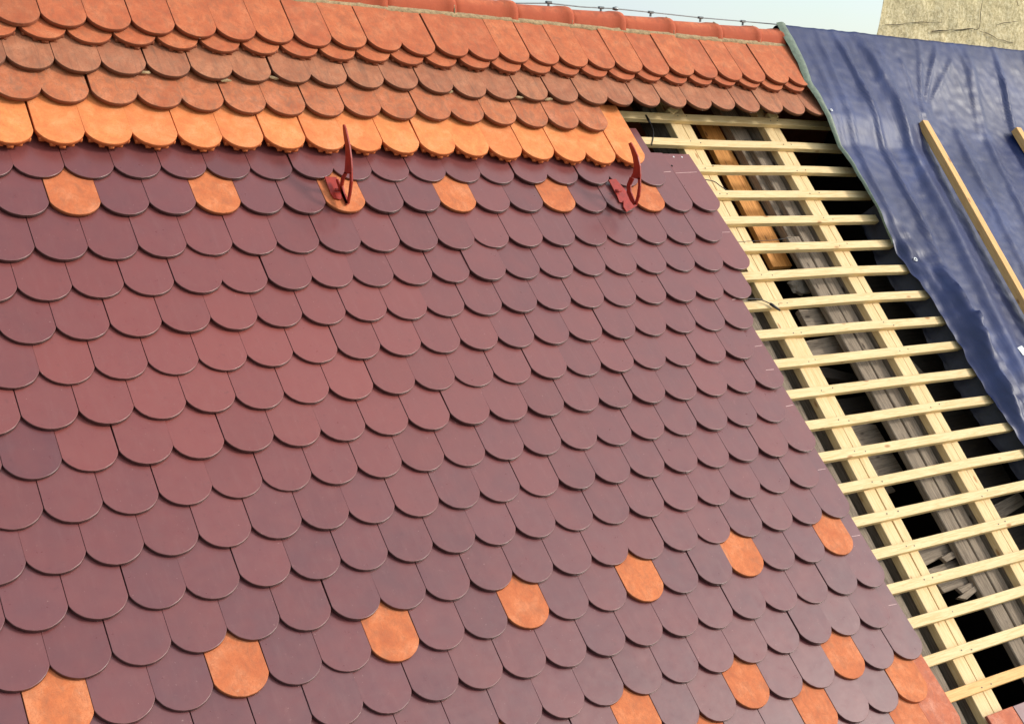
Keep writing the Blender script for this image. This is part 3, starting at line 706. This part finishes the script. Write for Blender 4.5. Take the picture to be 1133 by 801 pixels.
for k,pl in enumerate([[zz(190,215),zz(240,211),zz(330,208),zz(400,206),zz(470,196),zz(490,206)],[zz(490,206),zz(512,196),zz(522,150),zz(524,90),zz(532,30),zz(545,-20)],[zz(-130,170),zz(-40,172),zz(30,160),zz(110,154),zz(200,158),zz(280,155)],[zz(520,215),zz(590,235),zz(640,270),zz(700,285),zz(760,300)],[zz(640,170),zz(700,155),zz(800,146)],[zz(770,0),zz(785,60)]]):
    pts=[]
    for (xa,ya),(xb,yb) in zip(pl,pl[1:]):
        for t in (0,.25,.5,.75):
            q=at_y(xa+(xb-xa)*t,ya+(yb-ya)*t,YC-.012); q.z+=.006*noise.noise(q*30); pts.append(q-root.location)
    r_=[.0008+(.0032 if k==0 else .0014)*abs(math.sin(i*.35+.3)) for i in range(len(pts))]
    V_,F_=tube(pts,r_,6); link('crack',mesh('crack',V_,F_,True),M['crack'],root)
# ------------------------------------------------------------------ the house around it
house=empty('house',(0,0,0),0,'house whose steep roof is being retiled, its attic dark inside the opening','house')
def quad(name,pts,mat,parent=house,kind=None):
    o=link(name,mesh(name,pts,[tuple(range(len(pts)))]),mat,parent); return o
UL,UR=-20,52; VE=26
yb=2*YR
def Q(u,v,h=-.2): return P(u,v,h)
eL,eR=Q(UL,VE,-.3),Q(UR,VE,-.3)
ridge_z=ZR-.1
bl=(UL*W,yb-eL.y+0,eL.z); br=(UR*W,yb-eR.y,eR.z)
quad('back_roof',[(UL*W,YR,ridge_z),(UR*W,YR,ridge_z),br,bl],M['old5'])
quad('front_wall',[(eL.x,eL.y,0),(eR.x,eR.y,0),tuple(eR),tuple(eL)],M['render'])
quad('back_wall',[(bl[0],bl[1],0),(br[0],br[1],0),br,bl],M['render'])
for x in (UL*W,UR*W): quad('gable_wall',[(x,eL.y,0),(x,bl[1],0),(x,bl[1],bl[2]),(x,YR,ridge_z),(x,eL.y,eL.z)],M['render'])
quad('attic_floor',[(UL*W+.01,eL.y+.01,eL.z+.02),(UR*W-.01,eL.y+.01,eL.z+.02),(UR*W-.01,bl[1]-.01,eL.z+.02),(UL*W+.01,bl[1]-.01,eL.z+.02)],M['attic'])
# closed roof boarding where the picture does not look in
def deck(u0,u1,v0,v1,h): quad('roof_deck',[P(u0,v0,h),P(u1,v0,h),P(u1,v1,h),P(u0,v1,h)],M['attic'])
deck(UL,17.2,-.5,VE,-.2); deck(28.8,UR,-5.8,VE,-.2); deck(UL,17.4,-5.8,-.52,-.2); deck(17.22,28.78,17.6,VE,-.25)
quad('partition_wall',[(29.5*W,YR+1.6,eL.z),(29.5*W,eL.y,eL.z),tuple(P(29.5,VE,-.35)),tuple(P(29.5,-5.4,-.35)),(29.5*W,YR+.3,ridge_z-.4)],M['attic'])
# outer deck painted like tiles beyond the frame
quad('outer_roof',[P(UL,-5.9,-.03),P(-13.5,-5.9,-.03),P(-13.5,VE,-.03),P(UL,VE,-.03)],M['dusty'])
quad('outer_roof',[P(-13.5,23.2,-.06),P(UR,23.2,-.06),P(UR,VE,-.06),P(-13.5,VE,-.06)],M['dusty'])
# ground
g=link('ground',mesh('ground',[(-3000,-3000,0),(3000,-3000,0),(3000,3000,0),(-3000,3000,0)],[(0,1,2,3)]),M['ground']); tag(g,kind='structure')
# ------------------------------------------------------------------ light
sd=(VX*.85+VV*.05+VH*.9).normalized()
elev=math.asin(sd.z); az=math.atan2(sd.x,sd.y)
sun=bpy.data.lights.new('sun','SUN'); sun.energy=1.6; sun.angle=math.radians(10); sun.color=(1,.95,.86)
so=bpy.data.objects.new('sun',sun); COL.objects.link(so); so.rotation_euler=(-sd).to_track_quat('-Z','Y').to_euler()
w=bpy.data.worlds.new('World'); S.world=w; w.use_nodes=True; nt=w.node_tree; n=nt.nodes; l=nt.links
bg=n['Background']; sky=n.new('ShaderNodeTexSky'); sky.sky_type='NISHITA'; sky.sun_disc=False; sky.sun_elevation=elev; sky.sun_rotation=az; sky.air_density=1.0; sky.dust_density=1.5
tc=n.new('ShaderNodeTexCoord'); mp=n.new('ShaderNodeMapping'); mp.inputs['Scale'].default_value=(1,1,2.2); l.new(tc.outputs['Generated'],mp.inputs[0])
ns=n.new('ShaderNodeTexNoise'); ns.inputs['Scale'].default_value=2.1; ns.inputs['Detail'].default_value=7; ns.inputs['Roughness'].default_value=.55; l.new(mp.outputs[0],ns.inputs[0])
cr=n.new('ShaderNodeValToRGB'); cr.color_ramp.elements[0].position=.36; cr.color_ramp.elements[1].position=.6; l.new(ns.outputs[0],cr.inputs[0])
mx=n.new('ShaderNodeMix'); mx.data_type='RGBA'; l.new(cr.outputs[0],mx.inputs[0]); l.new(sky.outputs[0],mx.inputs[6]); 
dp=n.new('ShaderNodeVectorMath'); dp.operation='DOT_PRODUCT'; nrm=n.new('ShaderNodeVectorMath'); nrm.operation='NORMALIZE'; l.new(tc.outputs['Generated'],nrm.inputs[0]); l.new(nrm.outputs[0],dp.inputs[0]); dp.inputs[1].default_value=sd
cb=n.new('ShaderNodeValToRGB'); e=cb.color_ramp.elements; e[0].position=0; e[0].color=(.335,.375,.395,1); e[1].position=1; e[1].color=(1,.97,.92,1); e2=e.new(.45); e2.color=(.50,.52,.53,1); l.new(dp.outputs['Value'],cb.inputs[0])
sc=n.new('ShaderNodeVectorMath'); sc.operation='SCALE'; l.new(cb.outputs[0],sc.inputs[0]); sc.inputs['Scale'].default_value=9.5; l.new(sc.outputs[0],mx.inputs[7])
l.new(mx.outputs[2],bg.inputs[0]); bg.inputs[1].default_value=.15
# ------------------------------------------------------------------ camera
cam=bpy.data.cameras.new('camera'); co=bpy.data.objects.new('camera',cam); COL.objects.link(co)
cam.sensor_width=36; cam.lens=F/1133*36; cam.clip_end=6000; cam.clip_start=.05
rx=c2w(Vector((1,0,0))); ry=c2w(Vector((0,-1,0))); rz=c2w(Vector((0,0,-1)))
m_=Matrix((rx,ry,rz)).transposed().to_4x4(); m_.translation=CAM; co.matrix_world=m_; S.camera=co
S.render.engine='CYCLES'
S.view_settings.view_transform='Standard'; S.view_settings.look='None'; S.view_settings.exposure=0.6; S.view_settings.gamma=1
